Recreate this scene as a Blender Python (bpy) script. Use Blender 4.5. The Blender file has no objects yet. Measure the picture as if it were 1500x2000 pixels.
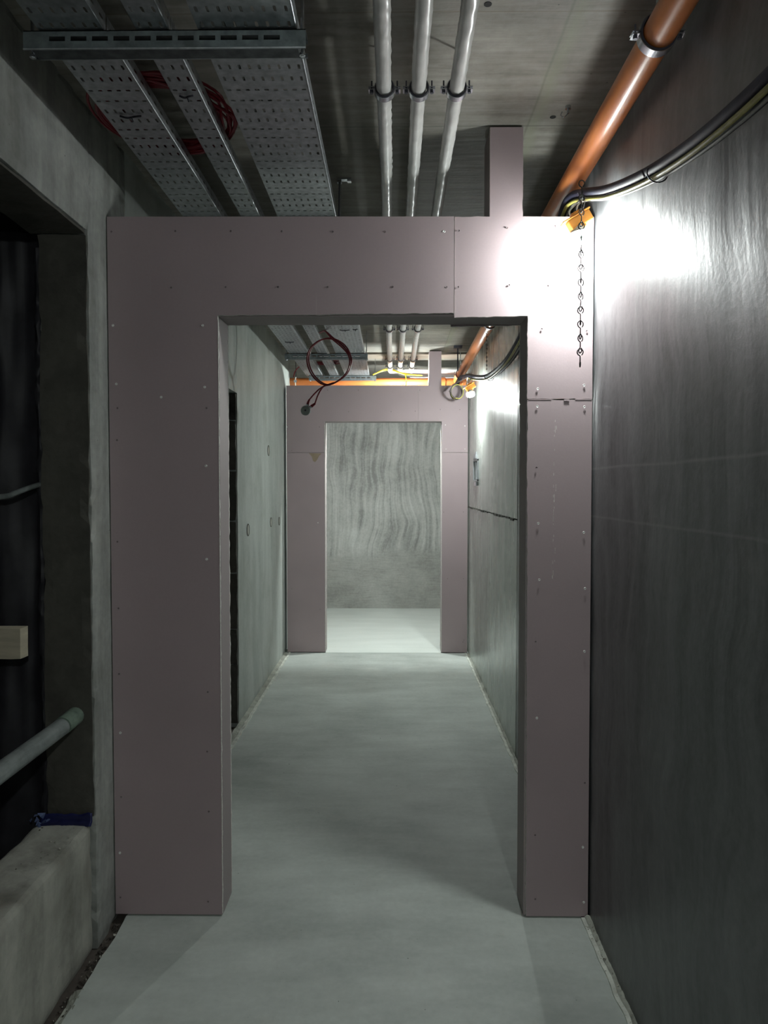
import bpy, bmesh, math, random
from mathutils import Vector, Matrix, noise
random.seed(7)
PI = math.pi
S = bpy.context.scene
C = S.collection

# ---------------------------------------------------------------- camera, world, exposure
cam_d = bpy.data.cameras.new('camera')
cam = bpy.data.objects.new('camera', cam_d)
C.objects.link(cam)
cam.location = (0, 0, 1.5)
cam.rotation_euler = (math.radians(90 - 1.99), 0, math.radians(0.64))
cam_d.sensor_fit = 'HORIZONTAL'
cam_d.sensor_width = 36.0
cam_d.lens = 36.0 * 1440 / 1500
cam_d.clip_start = 0.05
S.camera = cam
w = bpy.data.worlds.new('world'); S.world = w; w.use_nodes = True
w.node_tree.nodes['Background'].inputs[0].default_value = (0.5, 0.55, 0.6, 1)
w.node_tree.nodes['Background'].inputs[1].default_value = 0.0
S.view_settings.view_transform = 'Standard'
S.view_settings.look = 'None'
S.view_settings.gamma = 1
S.view_settings.use_curve_mapping = False
S.view_settings.exposure = 0.0
LAMP_POWER = 980.0
FAR_POWER = 1750.0         # emission of the bulbs on the cable in the corridor
REAR_POWER = 2000.0         # the bulb behind the photographer
BACK_POWER = 3600.0         # bulbs of the cross corridor behind the second partition
LAMP_COLOR = (0.93, 1.0, 0.975)

# ---------------------------------------------------------------- materials
def nt(name):
    m = bpy.data.materials.new(name); m.use_nodes = True
    t = m.node_tree
    return m, t, t.nodes['Principled BSDF']

def N(t, typ, **kw):
    n = t.nodes.new(typ)
    for k, v in kw.items():
        setattr(n, k, v)
    return n

def coords(t, scale, warp=0.0, warp_scale=1.0):
    g = N(t, 'ShaderNodeNewGeometry')
    src = g.outputs['Position']
    if warp:
        wn = N(t, 'ShaderNodeTexNoise'); wn.inputs['Scale'].default_value = warp_scale
        t.links.new(g.outputs['Position'], wn.inputs['Vector'])
        sb = N(t, 'ShaderNodeVectorMath', operation='SUBTRACT'); sb.inputs[1].default_value = (.5, .5, .5)
        sc = N(t, 'ShaderNodeVectorMath', operation='SCALE'); sc.inputs['Scale'].default_value = warp
        ad = N(t, 'ShaderNodeVectorMath', operation='ADD')
        t.links.new(wn.outputs['Color'], sb.inputs[0]); t.links.new(sb.outputs[0], sc.inputs[0])
        t.links.new(g.outputs['Position'], ad.inputs[0]); t.links.new(sc.outputs[0], ad.inputs[1])
        src = ad.outputs[0]
    mp = N(t, 'ShaderNodeMapping'); mp.inputs['Scale'].default_value = scale
    t.links.new(src, mp.inputs['Vector'])
    return mp.outputs[0]

def noise_n(t, vec, scale=1.0, detail=4, rough=.55):
    n = N(t, 'ShaderNodeTexNoise'); n.inputs['Scale'].default_value = scale
    n.inputs['Detail'].default_value = detail; n.inputs['Roughness'].default_value = rough
    t.links.new(vec, n.inputs['Vector'])
    return n.outputs['Fac']

def ramp(t, fac, stops):
    r = N(t, 'ShaderNodeValToRGB')
    e = r.color_ramp.elements
    while len(e) < len(stops): e.new(.5)
    for i, (p, c) in enumerate(stops):
        e[i].position = p
        e[i].color = (c, c, c, 1) if isinstance(c, (int, float)) else (*c, 1)
    t.links.new(fac, r.inputs[0])
    return r.outputs[0]

def mix(t, a, b, fac, mode='MIX'):
    m = N(t, 'ShaderNodeMix', data_type='RGBA', blend_type=mode)
    for s, v in ((m.inputs[6], a), (m.inputs[7], b)):
        if isinstance(v, tuple): s.default_value = (*v, 1)
        else: t.links.new(v, s)
    if isinstance(fac, (int, float)): m.inputs[0].default_value = fac
    else: t.links.new(fac, m.inputs[0])
    return m.outputs[2]

def mathn(t, op, a, b=None, c=None):
    m = N(t, 'ShaderNodeMath', operation=op)
    for i, v in enumerate((a, b, c)):
        if v is None: continue
        if isinstance(v, (int, float)): m.inputs[i].default_value = v
        else: t.links.new(v, m.inputs[i])
    return m.outputs[0]

def line(t, axis, pos, width, soft=None):
    """1 on a line where world coordinate == pos, 0 away from it"""
    g = N(t, 'ShaderNodeNewGeometry'); s = N(t, 'ShaderNodeSeparateXYZ')
    t.links.new(g.outputs['Position'], s.inputs[0])
    wob = noise_n(t, coords(t, (3, 3, 3)), 1.0, 3)
    a = mathn(t, 'ADD', s.outputs[axis], mathn(t, 'MULTIPLY', mathn(t, 'SUBTRACT', wob, .5), width * 2.0))
    d = mathn(t, 'ABSOLUTE', mathn(t, 'SUBTRACT', a, pos))
    mr = N(t, 'ShaderNodeMapRange'); mr.inputs[1].default_value = 0; mr.inputs[2].default_value = width
    mr.inputs[3].default_value = 1; mr.inputs[4].default_value = 0
    t.links.new(d, mr.inputs[0])
    return mr.outputs[0]

def bump(t, b, pairs):
    prev = None
    for h, strength, dist in pairs:
        n = N(t, 'ShaderNodeBump'); n.inputs['Strength'].default_value = strength; n.inputs['Distance'].default_value = dist
        t.links.new(h, n.inputs['Height'])
        if prev is not None: t.links.new(prev, n.inputs['Normal'])
        prev = n.outputs[0]
    t.links.new(prev, b.inputs['Normal'])

def concrete(name, dark, light, streak=(2, 2, 2), rough=.75, blotch=1.3, bumpk=.25, streak_w=.5, warp=.15, pits=True, spec=.5, lines=(), rvar=.1, dirt=None, fine=40, aniso=0):
    m, t, b = nt(name)
    if aniso:
        b.inputs['Anisotropic'].default_value = aniso
        cx = N(t, 'ShaderNodeCombineXYZ'); cx.inputs[2].default_value = 1; t.links.new(cx.outputs[0], b.inputs['Tangent'])
    big = noise_n(t, coords(t, (1, 1, 1)), blotch, 3, .6)
    st = noise_n(t, coords(t, streak, warp, 1.6), 1.0, 3, .6)
    fn = noise_n(t, coords(t, (1, 1, 1)), fine, 3, .65)
    f = mathn(t, 'ADD', mathn(t, 'MULTIPLY', big, 1 - streak_w), mathn(t, 'MULTIPLY', st, streak_w))
    f = mathn(t, 'ADD', f, mathn(t, 'MULTIPLY', mathn(t, 'SUBTRACT', fn, .5), .22))
    col = ramp(t, f, [(.30, dark), (.70, light)])
    if dirt:
        dn = ramp(t, noise_n(t, coords(t, (1, 1, 1)), dirt[1], 4, .7), [(.5, 0.0), (.75, 1.0)])
        col = mix(t, col, dirt[0], mathn(t, 'MULTIPLY', dn, dirt[2]))
    if pits:
        pv = N(t, 'ShaderNodeTexVoronoi'); pv.inputs['Scale'].default_value = 22
        t.links.new(coords(t, (1, 1, 1)), pv.inputs['Vector'])
        pf = ramp(t, pv.outputs['Distance'], [(.03, 1.0), (.07, 0.0)])
        sel = ramp(t, noise_n(t, coords(t, (1, 1, 1)), 4, 2), [(.55, 0.0), (.62, 1.0)])
        col = mix(t, col, tuple(x * .35 for x in dark), mathn(t, 'MULTIPLY', pf, sel))
    for axis, pos, width, c, k in lines:
        col = mix(t, col, c, mathn(t, 'MULTIPLY', line(t, axis, pos, width), k))
    t.links.new(col, b.inputs['Base Color'])
    t.links.new(mathn(t, 'ADD', rough - rvar / 2, mathn(t, 'MULTIPLY', st, rvar)), b.inputs['Roughness'])
    b.inputs['Specular IOR Level'].default_value = spec
    bump(t, b, [(st, bumpk, .006), (fn, bumpk * .6, .003)])
    return m

def plain(name, col, rough=.5, metal=0.0, var=.12, scale=30, bumpk=.0, spec=.5, emit=None, aniso=None):
    m, t, b = nt(name)
    f = noise_n(t, coords(t, aniso or (1, 1, 1)), scale, 4)
    c = ramp(t, f, [(.3, tuple(x * (1 - var) for x in col)), (.7, tuple(min(1, x * (1 + var)) for x in col))])
    t.links.new(c, b.inputs['Base Color'])
    b.inputs['Roughness'].default_value = rough
    b.inputs['Metallic'].default_value = metal
    b.inputs['Specular IOR Level'].default_value = spec
    if bumpk: bump(t, b, [(f, bumpk, .002)])
    return m

def glow(name, power):
    m = bpy.data.materials.new(name); m.use_nodes = True
    t = m.node_tree; t.nodes.clear()
    e = N(t, 'ShaderNodeEmission'); e.inputs[0].default_value = (*LAMP_COLOR, 1); e.inputs[1].default_value = power
    o = N(t, 'ShaderNodeOutputMaterial'); t.links.new(e.outputs[0], o.inputs[0])
    return m

M = {}
M['floor'] = concrete('screed', (.35, .38, .355), (.58, .62, .585), (2.2, 8, 1), .62, 1.8, .2, .4, pits=True, spec=.35, dirt=((.33, .34, .31), 2.2, .15))
M['floor_back'] = concrete('lit_screed', (.60, .64, .60), (.74, .78, .74), (1.5, 6, 1), .8, .9, .1, .5, pits=False)  # screed behind the far partition, brighter lamplight put into its paler colour
M['subfloor'] = concrete('rubble_floor', (.045, .036, .03), (.13, .11, .095), (9, 9, 9), .95, 5, 1.0, .5)
M['ceiling'] = concrete('board_marked_ceiling', (.14, .13, .112), (.37, .35, .308), (3.5, 34, 1), .7, 1.5, .35, .5, warp=.06, dirt=((.11, .09, .065), 1.7, .6),
                        lines=((0, .475, .035, (.24, .25, .18), .7), (0, .455, .006, (.12, .12, .09), .5), (1, 2.53, .006, (.10, .10, .085), .7), (1, 1.93, .004, (.15, .11, .08), .6), (1, 6.42, .02, (.08, .08, .07), .9)))
M['wall_near_left'] = concrete('grey_wall', (.15, .16, .15), (.45, .46, .43), (14, 14, .9), .8, 1.8, .5, .5, dirt=((.12, .11, .09), 3, .4))
M['jamb_dark'] = concrete('dark_reveal', (.045, .043, .036), (.12, .115, .098), (5, 5, 3), .9, 2.5, .7, .5, dirt=((.03, .028, .024), 4, .6))
M['wall_far_left'] = concrete('smooth_wall', (.29, .315, .295), (.50, .535, .505), (7, 5, .55), .55, .9, .2, .75, warp=.25, dirt=((.20, .21, .17), 1.7, .5))
M['wall_right'] = concrete('trowelled_wall', (.045, .047, .050), (.21, .215, .222), (12, 11, .75), .40, 1.2, .28, .7, warp=.35, spec=.6, rvar=.2, pits=False, aniso=.6,
                           lines=((2, 1.56, .006, (.24, .24, .24), .6), (2, 1.40, .006, (.26, .26, .26), .5)))
M['wall_far_right'] = concrete('smooth_wall_right', (.33, .36, .33), (.50, .54, .50), (9, 7, .5), .27, .9, .06, .7, warp=.25, spec=.35, rvar=.08, pits=False, aniso=.85, dirt=((.14, .15, .13), 2.4, .4))
M['wall_back'] = None
M['block'] = concrete('cast_block', (.19, .19, .165), (.52, .52, .46), (11, 11, 1.6), .85, 3.5, 1.0, .5, dirt=((.11, .10, .08), 5, .5))
M['mortar'] = concrete('mortar', (.25, .255, .22), (.48, .50, .44), (8, 8, 8), .9, 8, 1.0, .4)
M['strip'] = plain('edge_strip', (.60, .62, .56), .8, 0, .25, 18, .5)
M['dark_gap'] = plain('dark_gap', (.02, .02, .02), .9)
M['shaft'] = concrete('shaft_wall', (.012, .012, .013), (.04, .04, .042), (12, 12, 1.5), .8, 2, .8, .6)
M['timber'] = plain('timber', (.50, .45, .34), .75, 0, .2, 6, .2, aniso=(1, 1, 8))
M['pale_board'] = plain('pale_board', (.26, .22, .175), .7, 0, .25, 5, .2, aniso=(1, 6, 1))
M['galv'] = plain('galvanised_steel', (.42, .44, .46), .42, .85, .22, 45)
M['galv_dark'] = plain('galvanised_rail', (.27, .31, .32), .45, .8, .3, 35)
M['galv_shade'] = plain('rail_shade', (.10, .11, .115), .5, .8, .4, 35)  # rail steel in a darker colour that holds the underside's shade
M['zinc'] = plain('bright_zinc', (.60, .62, .66), .25, 1.0, .1, 60)
M['steel_dark'] = plain('dark_steel', (.07, .07, .09), .45, .6, .2, 50)
M['rubber'] = plain('black_rubber', (.02, .018, .03), .6)
M['orange'] = plain('orange_plastic', (.62, .20, .055), .33, 0, .07, 12)
M['lamp_orange'] = plain('lamp_orange', (.75, .30, .05), .5, 0, .1, 20)
M['foil'] = plain('white_foil', (.62, .61, .59), .30, 0, .12, 14, .35, spec=.8)
M['white_wrap'] = plain('white_wrap', (.80, .82, .84), .5, 0, .06, 14, .2)
M['red'] = plain('red_cable', (.22, .008, .018), .45, 0, .15, 30)
M['navy'] = plain('navy_cable', (.020, .021, .042), .65, 0, .2, 40, .1)
M['black'] = plain('black_cable', (.024, .022, .025), .65, 0, .2, 40, .1)
M['yellow'] = plain('yellow_cable', (.36, .33, .09), .5, 0, .2, 30)
M['bright_yellow'] = plain('yellow_tail', (.75, .60, .03), .45)
M['grey_cable'] = plain('grey_cable', (.33, .32, .30), .6)
M['brown_cable'] = plain('brown_cable', (.11, .09, .085), .7)
M['white_wire'] = plain('white_wire', (.8, .8, .76), .4)
M['green_grey'] = concrete('dusty_conduit', (.10, .115, .115), (.27, .30, .29), (30, 4, 30), .85, 9, .4, .6, pits=False)
M['blue'] = plain('blue_foil', (.010, .013, .075), .4, 0, .3, 20, .3)
M['stain'] = plain('stain', (.30, .23, .16), .85)
M['screw_white'] = plain('bright_screw_head', (.78, .78, .76), .4, .2)
M['debris'] = plain('debris', (.42, .41, .36), .9, 0, .5, 60)
M['debris_dark'] = plain('debris_dark', (.07, .06, .05), .95, 0, .5, 60)
M['white_core'] = plain('gypsum_core', (.72, .70, .66), .85, 0, .15, 120, .6)
M['disc'] = plain('frosted_cover', (.36, .40, .38), .4, 0, .1, 30)

def board_mat(name, c):
    m, t, b = nt(name)
    big = noise_n(t, coords(t, (1, 1, 1)), 1.6, 3)
    fn = noise_n(t, coords(t, (1, 1, 1)), 160, 3)
    f = mathn(t, 'ADD', mathn(t, 'MULTIPLY', big, .8), mathn(t, 'MULTIPLY', fn, .2))
    col = ramp(t, f, [(.3, tuple(x * .90 for x in c)), (.7, tuple(x * 1.07 for x in c))])
    # scuffs: short vertical scratches
    sc = noise_n(t, coords(t, (60, 60, 2.5)), 1.0, 2)
    sel = noise_n(t, coords(t, (1, 1, 1)), 2.3, 2)
    sf = mathn(t, 'MULTIPLY', ramp(t, sc, [(.74, 0.0), (.78, 1.0)]), ramp(t, sel, [(.52, 0.0), (.6, .5)]))
    col = mix(t, col, (.55, .52, .52), sf)
    t.links.new(col, b.inputs['Base Color'])
    b.inputs['Roughness'].default_value = .62
    b.inputs['Specular IOR Level'].default_value = .35
    bump(t, b, [(fn, .12, .001)])
    return m
M['board'] = board_mat('pink_plasterboard', (.41, .328, .342))
M['board_lining'] = board_mat('plasterboard_lining', (.36, .31, .31))

def back_wall_mat():
    m, t, b = nt('swirled_plaster')
    v = coords(t, (20, 1, .8), .35, 1.1)
    st = noise_n(t, v, 1.0, 4, .55)
    big = noise_n(t, coords(t, (1, 1, 1)), 1.7, 5, .6)
    fn = noise_n(t, coords(t, (1, 1, 1)), 45, 5, .6)
    low = mix(t, noise_n(t, coords(t, (5, 1, 95), .05, 3), 1.0, 3), noise_n(t, coords(t, (1, 1, 1), .4, 3), 3.2, 5, .6), .55)
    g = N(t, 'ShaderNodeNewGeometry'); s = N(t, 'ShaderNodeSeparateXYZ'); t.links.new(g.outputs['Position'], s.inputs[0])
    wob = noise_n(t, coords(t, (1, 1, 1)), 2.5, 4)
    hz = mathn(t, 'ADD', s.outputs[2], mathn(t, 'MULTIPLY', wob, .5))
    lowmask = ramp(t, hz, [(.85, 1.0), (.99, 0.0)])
    tex = mix(t, st, low, lowmask)
    f = mathn(t, 'ADD', mathn(t, 'MULTIPLY', big, .42), mathn(t, 'MULTIPLY', tex, .58))
    f = mathn(t, 'ADD', f, mathn(t, 'MULTIPLY', mathn(t, 'SUBTRACT', fn, .5), .2))
    col = ramp(t, f, [(.37, (.235, .24, .225)), (.5, (.42, .43, .405)), (.64, (.58, .595, .565))])
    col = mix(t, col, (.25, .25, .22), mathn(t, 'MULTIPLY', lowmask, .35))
    t.links.new(col, b.inputs['Base Color'])
    b.inputs['Roughness'].default_value = .7
    bump(t, b, [(tex, .25, .006)])
    return m
M['wall_back'] = back_wall_mat()

# ---------------------------------------------------------------- geometry helpers
def link(name, me, parent=None, mats=()):
    o = bpy.data.objects.new(name, me); C.objects.link(o)
    for x in mats: me.materials.append(x)
    if parent is not None: o.parent = parent
    return o

def mesh(name, verts, faces, mat, parent=None, smooth=False, idx=None):
    me = bpy.data.meshes.new(name); me.from_pydata([tuple(v) for v in verts], [], faces); me.update()
    mats = mat if isinstance(mat, (list, tuple)) else [mat]
    if smooth: me.polygons.foreach_set('use_smooth', [True] * len(me.polygons))
    o = link(name, me, parent, mats)
    if idx: me.polygons.foreach_set('material_index', idx)
    return o

class MB:
    def __init__(s): s.v = []; s.f = []
    def add(s, v, f):
        n = len(s.v); s.v += [Vector(x) for x in v]; s.f += [tuple(i + n for i in q) for q in f]
    def box(s, x0, x1, y0, y1, z0, z1, mt=None):
        v = [Vector((x, y, z)) for x in (x0, x1) for y in (y0, y1) for z in (z0, z1)]
        if mt is not None: v = [mt @ p for p in v]
        s.add(v, [(0, 1, 3, 2), (4, 6, 7, 5), (0, 4, 5, 1), (2, 3, 7, 6), (0, 2, 6, 4), (1, 5, 7, 3)])
    def cyl(s, p0, p1, r, n=10, r1=None, cap=True):
        p0, p1 = Vector(p0), Vector(p1); d = (p1 - p0).normalized()
        a = d.orthogonal().normalized(); b = d.cross(a); r1 = r if r1 is None else r1
        v = []
        for p, rr in ((p0, r), (p1, r1)):
            for i in range(n):
                t = 2 * PI * i / n; v.append(p + (a * math.cos(t) + b * math.sin(t)) * rr)
        f = [(i, (i + 1) % n, n + (i + 1) % n, n + i) for i in range(n)]
        if cap: f += [tuple(range(n - 1, -1, -1)), tuple(range(n, 2 * n))]
        s.add(v, f)
    def tube(s, pts, r, n=8, closed=False, rf=None):
        P = [Vector(p) for p in pts]; k = len(P); v = []; prev = None
        for i in range(k):
            if closed: d = P[(i + 1) % k] - P[i - 1]
            else: d = P[min(i + 1, k - 1)] - P[max(i - 1, 0)]
            d.normalize()
            a = (d.orthogonal() if prev is None else prev - d * prev.dot(d)).normalized(); prev = a
            b = d.cross(a)
            for j in range(n):
                t = 2 * PI * j / n
                rr = r if rf is None else rf(i, j, t)
                v.append(P[i] + (a * math.cos(t) + b * math.sin(t)) * rr)
        f = []
        for i in range(k if closed else k - 1):
            q = (i + 1) % k
            for j in range(n):
                f.append((i * n + j, i * n + (j + 1) % n, q * n + (j + 1) % n, q * n + j))
        if not closed: f += [tuple(range(n - 1, -1, -1)), tuple(range((k - 1) * n, k * n))]
        s.add(v, f)
    def build(s, name, mat, parent=None, smooth=False):
        o = mesh(name, s.v, s.f, mat, parent, smooth)
        if smooth:
            bm = bmesh.new(); bm.from_mesh(o.data)
            for e in bm.edges:
                if len(e.link_faces) == 2 and e.calc_face_angle(0) > .7: e.smooth = False
            bm.to_mesh(o.data); bm.free()
        return o

def tag(o, label, cat, group=None, kind=None):
    o['label'] = label; o['category'] = cat
    if group: o['group'] = group
    if kind: o['kind'] = kind
    return o

def thing(name, loc, label, cat, group=None):
    o = bpy.data.objects.new(name, None); C.objects.link(o); o.location = loc; o.empty_display_size = .05
    return tag(o, label, cat, group)

def world_child(o, root):
    """parts are written in world coordinates; keep them there under a root that stands elsewhere"""
    o.parent = root
    o.location = tuple(-x for x in root.location)
    return o

def struct(o):
    if o.parent is None: o['kind'] = 'structure'
    return o

def smooth_path(pts, sub=6, closed=False):
    P = [Vector(p) for p in pts]; n = len(P); out = []
    rng = range(n) if closed else range(n - 1)
    for i in rng:
        p0 = P[i - 1] if (i > 0 or closed) else P[0]
        p1 = P[i]; p2 = P[(i + 1) % n]; p3 = P[(i + 2) % n] if (i + 2 < n or closed) else P[-1]
        for k in range(sub):
            t = k / sub
            out.append(.5 * ((2 * p1) + (p2 - p0) * t + (2 * p0 - 5 * p1 + 4 * p2 - p3) * t * t + (3 * p1 - p0 - 3 * p2 + p3) * t ** 3))
    if not closed: out.append(P[-1])
    return out

def rough_box(name, x0, x1, y0, y1, z0, z1, step, amp, mat, parent=None, freq=6.0, edge_amp=0.0, seed=0.0):
    """box with subdivided faces, displaced by noise (more along its edges)"""
    bm = bmesh.new()
    dims = [(x0, x1), (y0, y1), (z0, z1)]
    nn = [max(1, int(round((b - a) / step))) for a, b in dims]
    cache = {}
    def vert(i, j, k):
        key = (i, j, k)
        if key not in cache:
            idx = (i, j, k)
            p = Vector([dims[a][0] + (dims[a][1] - dims[a][0]) * idx[a] / nn[a] for a in range(3)])
            on = sum(1 for a in range(3) if idx[a] in (0, nn[a]))
            q = p * freq + Vector((seed, seed * 2, 0))
            d = noise.noise_vector(q) * amp
            if on >= 2 and edge_amp:
                e = abs(noise.noise(p * freq * 2.5 + Vector((3, 7, seed)))) * edge_amp + abs(noise.noise(p * freq * .6)) * edge_amp * .5
                c = Vector([(1 if idx[a] == 0 else -1) if idx[a] in (0, nn[a]) else 0 for a in range(3)])
                d += c * e
            cache[key] = bm.verts.new(p + d)
        return cache[key]
    for a in range(3):
        b, c = (a + 1) % 3, (a + 2) % 3
        for side in (0, nn[a]):
            for u in range(nn[b]):
                for v in range(nn[c]):
                    q = []
                    for du, dv in ((0, 0), (1, 0), (1, 1), (0, 1)):
                        idx = [0, 0, 0]; idx[a] = side; idx[b] = u + du; idx[c] = v + dv
                        q.append(vert(*idx))
                    if side == 0: q.reverse()
                    bm.faces.new(q)
    me = bpy.data.meshes.new(name); bm.to_mesh(me); bm.free()
    return link(name, me, parent, [mat])

# ---------------------------------------------------------------- key measures (metres; y runs down the corridor)
XL, XR, ZC = -.970, .684, 2.712
P1, P2, TH = 2.520, 6.600, .155     # front faces of the two plasterboard partitions, thickness

# ---------------------------------------------------------------- floor
mb = MB(); mb.box(-3.2, 3.2, -3.2, 9.3, -.25, -.03)
struct(mb.build('floor', M['subfloor']))
def slab(name, x0, x1, y0, y1, mat, jit=.003, step=.03):
    n = int((y1 - y0) / step); v = []; f = []
    for i in range(n + 1):
        y = y0 + (y1 - y0) * i / n
        a = x0 + noise.noise(Vector((0, y * 9, 1))) * jit * 2 + noise.noise(Vector((5, y * 40, 1))) * jit
        b = x1 + noise.noise(Vector((9, y * 9, 1))) * jit + noise.noise(Vector((7, y * 40, 1))) * jit * .5
        v += [(a, y, 0), (b, y, 0), (b, y, -.028), (a, y, -.028)]
    for i in range(n):
        k = 4 * i
        for j in range(4):
            f.append((k + j, k + (j + 1) % 4, k + 4 + (j + 1) % 4, k + 4 + j))
    f += [(3, 2, 1, 0), (4 * n, 4 * n + 1, 4 * n + 2, 4 * n + 3)]
    f = [tuple(reversed(q)) for q in f]
    return struct(mesh(name, v, f, mat))
slab('floor', -.925, .660, -3.1, 6.595, M['floor'])
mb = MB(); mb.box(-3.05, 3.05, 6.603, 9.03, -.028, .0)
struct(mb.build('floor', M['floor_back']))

def ridge(name, x0, x1, y0, y1, h0, h1, mat, step=.012, across=5, amp=.004, seed=0, kind='structure'):
    """rough low band of mortar lying between screed and wall"""
    n = int((y1 - y0) / step); v = []; f = []
    for i in range(n + 1):
        y = y0 + (y1 - y0) * i / n
        wj = noise.noise(Vector((seed, y * 12, 0))) * .006
        for j in range(across + 1):
            u = j / across
            x = x0 + wj + (x1 - x0 - wj * 0) * u
            z = h0 + (h1 - h0) * u + noise.noise(Vector((x * 60, y * 40, seed))) * amp + noise.noise(Vector((x * 20, y * 9, seed + 3))) * amp
            v.append((x, y, z))
        v += [(x1, y, -.03), (x0 + wj, y, -.03)]
    k = across + 3
    for i in range(n):
        for j in range(k):
            a = i * k + j; b = i * k + (j + 1) % k
            f.append((a, b, b + k, a + k))
    f += [tuple(range(k)), tuple(reversed(range(n * k, n * k + k)))]
    f = [tuple(reversed(q)) for q in f]
    o = mesh(name, v, f, mat); o['kind'] = kind
    return o
# far room: mortar bands beside the screed, with a pale lip
ridge('trim_1', -.972, -.934, 2.70, 6.59, .004, -.004, M['mortar'], seed=1)
ridge('trim_2', -.934, -.915, 2.70, 6.59, .004, .006, M['strip'], amp=.002, across=2, seed=2)
ridge('trim_3', .668, .686, 2.70, 6.59, -.004, .006, M['mortar'], seed=3)
ridge('trim_4', .652, .668, 2.70, 6.59, .005, .004, M['strip'], amp=.002, across=2, seed=4)
# near room: right edge strip, left open joint with mortar lumps
ridge('trim_5', .655, .668, -1.0, 2.515, .005, .006, M['strip'], amp=.002, across=2, seed=5)
ridge('trim_6', .668, .688, -1.0, 2.515, -.002, .004, M['mortar'], amp=.009, seed=6)
ridge('trim_7', -.952, -.918, 1.35, 2.14, -.018, .000, M['mortar'], amp=.010, seed=7)
# loose rubble in the joints
def crumbs(name, mat, n, fx, fy, fz, s0, s1, seed, label):
    r = random.Random(seed); mb = MB()
    for i in range(n):
        s = r.uniform(s0, s1); c = Vector((r.uniform(*fx), r.uniform(*fy), fz + s * .4))
        ax = [Vector((r.uniform(-1, 1), r.uniform(-1, 1), r.uniform(-1, 1))).normalized() * s * r.uniform(.5, 1) for _ in range(3)]
        v = [c + ax[0], c - ax[0], c + ax[1], c - ax[1], c + ax[2] * .7, c - ax[2] * .7]
        mb.add(v, [(0, 2, 4), (2, 1, 4), (1, 3, 4), (3, 0, 4), (2, 0, 5), (1, 2, 5), (3, 1, 5), (0, 3, 5)])
    o = mb.build(name, mat); tag(o, label, 'rubble', None, 'stuff'); return o
crumbs('rubble', M['debris_dark'], 260, (-.965, -.925), (1.6, 2.5), -.03, .004, .017, 3, 'dark crumbs lying in the open joint along the left wall')
crumbs('mortar_crumbs', M['debris'], 90, (.658, .680), (1.95, 2.5), .003, .0015, .006, 4, 'pale mortar crumbs along the foot of the right wall')
crumbs('plaster_crumbs', M['debris'], 60, (-.965, -.93), (1.6, 2.5), -.018, .0015, .006, 5, 'pale plaster crumbs among the dark rubble at left wall')
crumbs('block_grit', M['debris_dark'], 60, (-1.13, -.99), (1.3, 2.33), .400, .0015, .006, 9, 'dark grit and chips on top of the cast block at left')
crumbs('block_chips', M['debris'], 50, (-1.13, -.99), (1.9, 2.34), .400, .0015, .007, 10, 'pale chips on top of the cast block at left')
crumbs('floor_grit', M['debris_dark'], 70, (-.85, .62), (1.7, 5.5), .000, .0008, .0028, 6, 'tiny dark grit scattered over the grey screed floor')

# ---------------------------------------------------------------- ceiling and walls
mb = MB(); mb.box(-3.2, 3.2, -3.2, 9.3, ZC, ZC + .25)
struct(mb.build('ceiling', M['ceiling']))
mb = MB(); mb.box(-1.15, .684, 6.72, 6.95, ZC - .018, ZC)
struct(mb.build('trim_8', M['pale_board']))

# left wall: pier by pier around its two openings
wl = bpy.data.objects.new('wall_left', None); C.objects.link(wl); wl['kind'] = 'structure'
mb = MB(); mb.box(-1.15, XL, -3.2, .2, -.03, ZC); mb.build('wall_pier', M['wall_near_left'], wl)
rough_box('wall_lintel', -1.15, XL, .2, 2.41, 2.312, ZC + .01, .035, .0015, M['wall_near_left'], wl, 8, .012)
rough_box('wall_pier', -1.13, XL, 2.372, 2.72, -.03, ZC + .01, .03, .0015, M['wall_near_left'], wl, 8, .012, 2)
mb = MB(); mb.box(-1.15, XL, 2.70, 3.70, -.03, ZC)
mb.box(-1.15, XL, 3.70, 4.62, 2.082, ZC); mb.build('wall_pier', M['wall_far_left'], wl)
rough_box('wall_pier', -1.15, XL, 4.62, 7.02, -.03, ZC, .06, .0012, M['wall_far_left'], wl, 5, .004, 5)
# darker-coloured face of the reveal beside the near opening, and soffit lining
rough_box('reveal_face', -1.13, XL - .004, 2.362, 2.372, .42, 2.300, .03, .004, M['jamb_dark'], wl, 9, .006, 1)
rough_box('soffit_face', -1.15, XL - .006, .25, 2.36, 2.302, 2.312, .04, .002, M['jamb_dark'], wl, 9, .004, 1)
# rough edge of the far door opening: blocks of broken concrete in the reveal, laid one over another
zz = 0.0; r = random.Random(2)
while zz < 2.05:
    h = min(r.uniform(.22, .38), 2.08 - zz)
    rough_box('reveal_block', -1.15, XL - .004, 4.600 + r.uniform(-.006, .004), 4.62, zz + .003, zz + h - .003, .03, .005, M['jamb_dark'], wl, 14, .006, zz)
    zz += h
for (y, z, s) in ((4.935, 1.208, .040), (5.875, 1.214, .036), (6.302, 1.202, .034), (5.772, 1.78, .04)):
    mb = MB(); mb.cyl((XL - .01, y, z), (XL + .0022, y, z), s * .9, 20); mb.build('tie_hole_plug', M['block'], wl)
    mb = MB(); mb.tube([(XL + .002, y + math.cos(a) * s, z + math.sin(a) * s) for a in [2 * PI * i / 20 for i in range(20)]], .0025, 5, True)
    mb.build('tie_hole_rim', M['jamb_dark'], wl)
# cast upstand closing the foot of the near opening
blk = rough_box('trim_9', -1.168, XL - .008, .2, 2.366, -.03, .402, .03, .004, M['block'], None, 7, .014, 4)
bv = blk.modifiers.new('soften', 'SUBSURF'); bv.levels = 1; bv.render_levels = 1
struct(blk)
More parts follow.
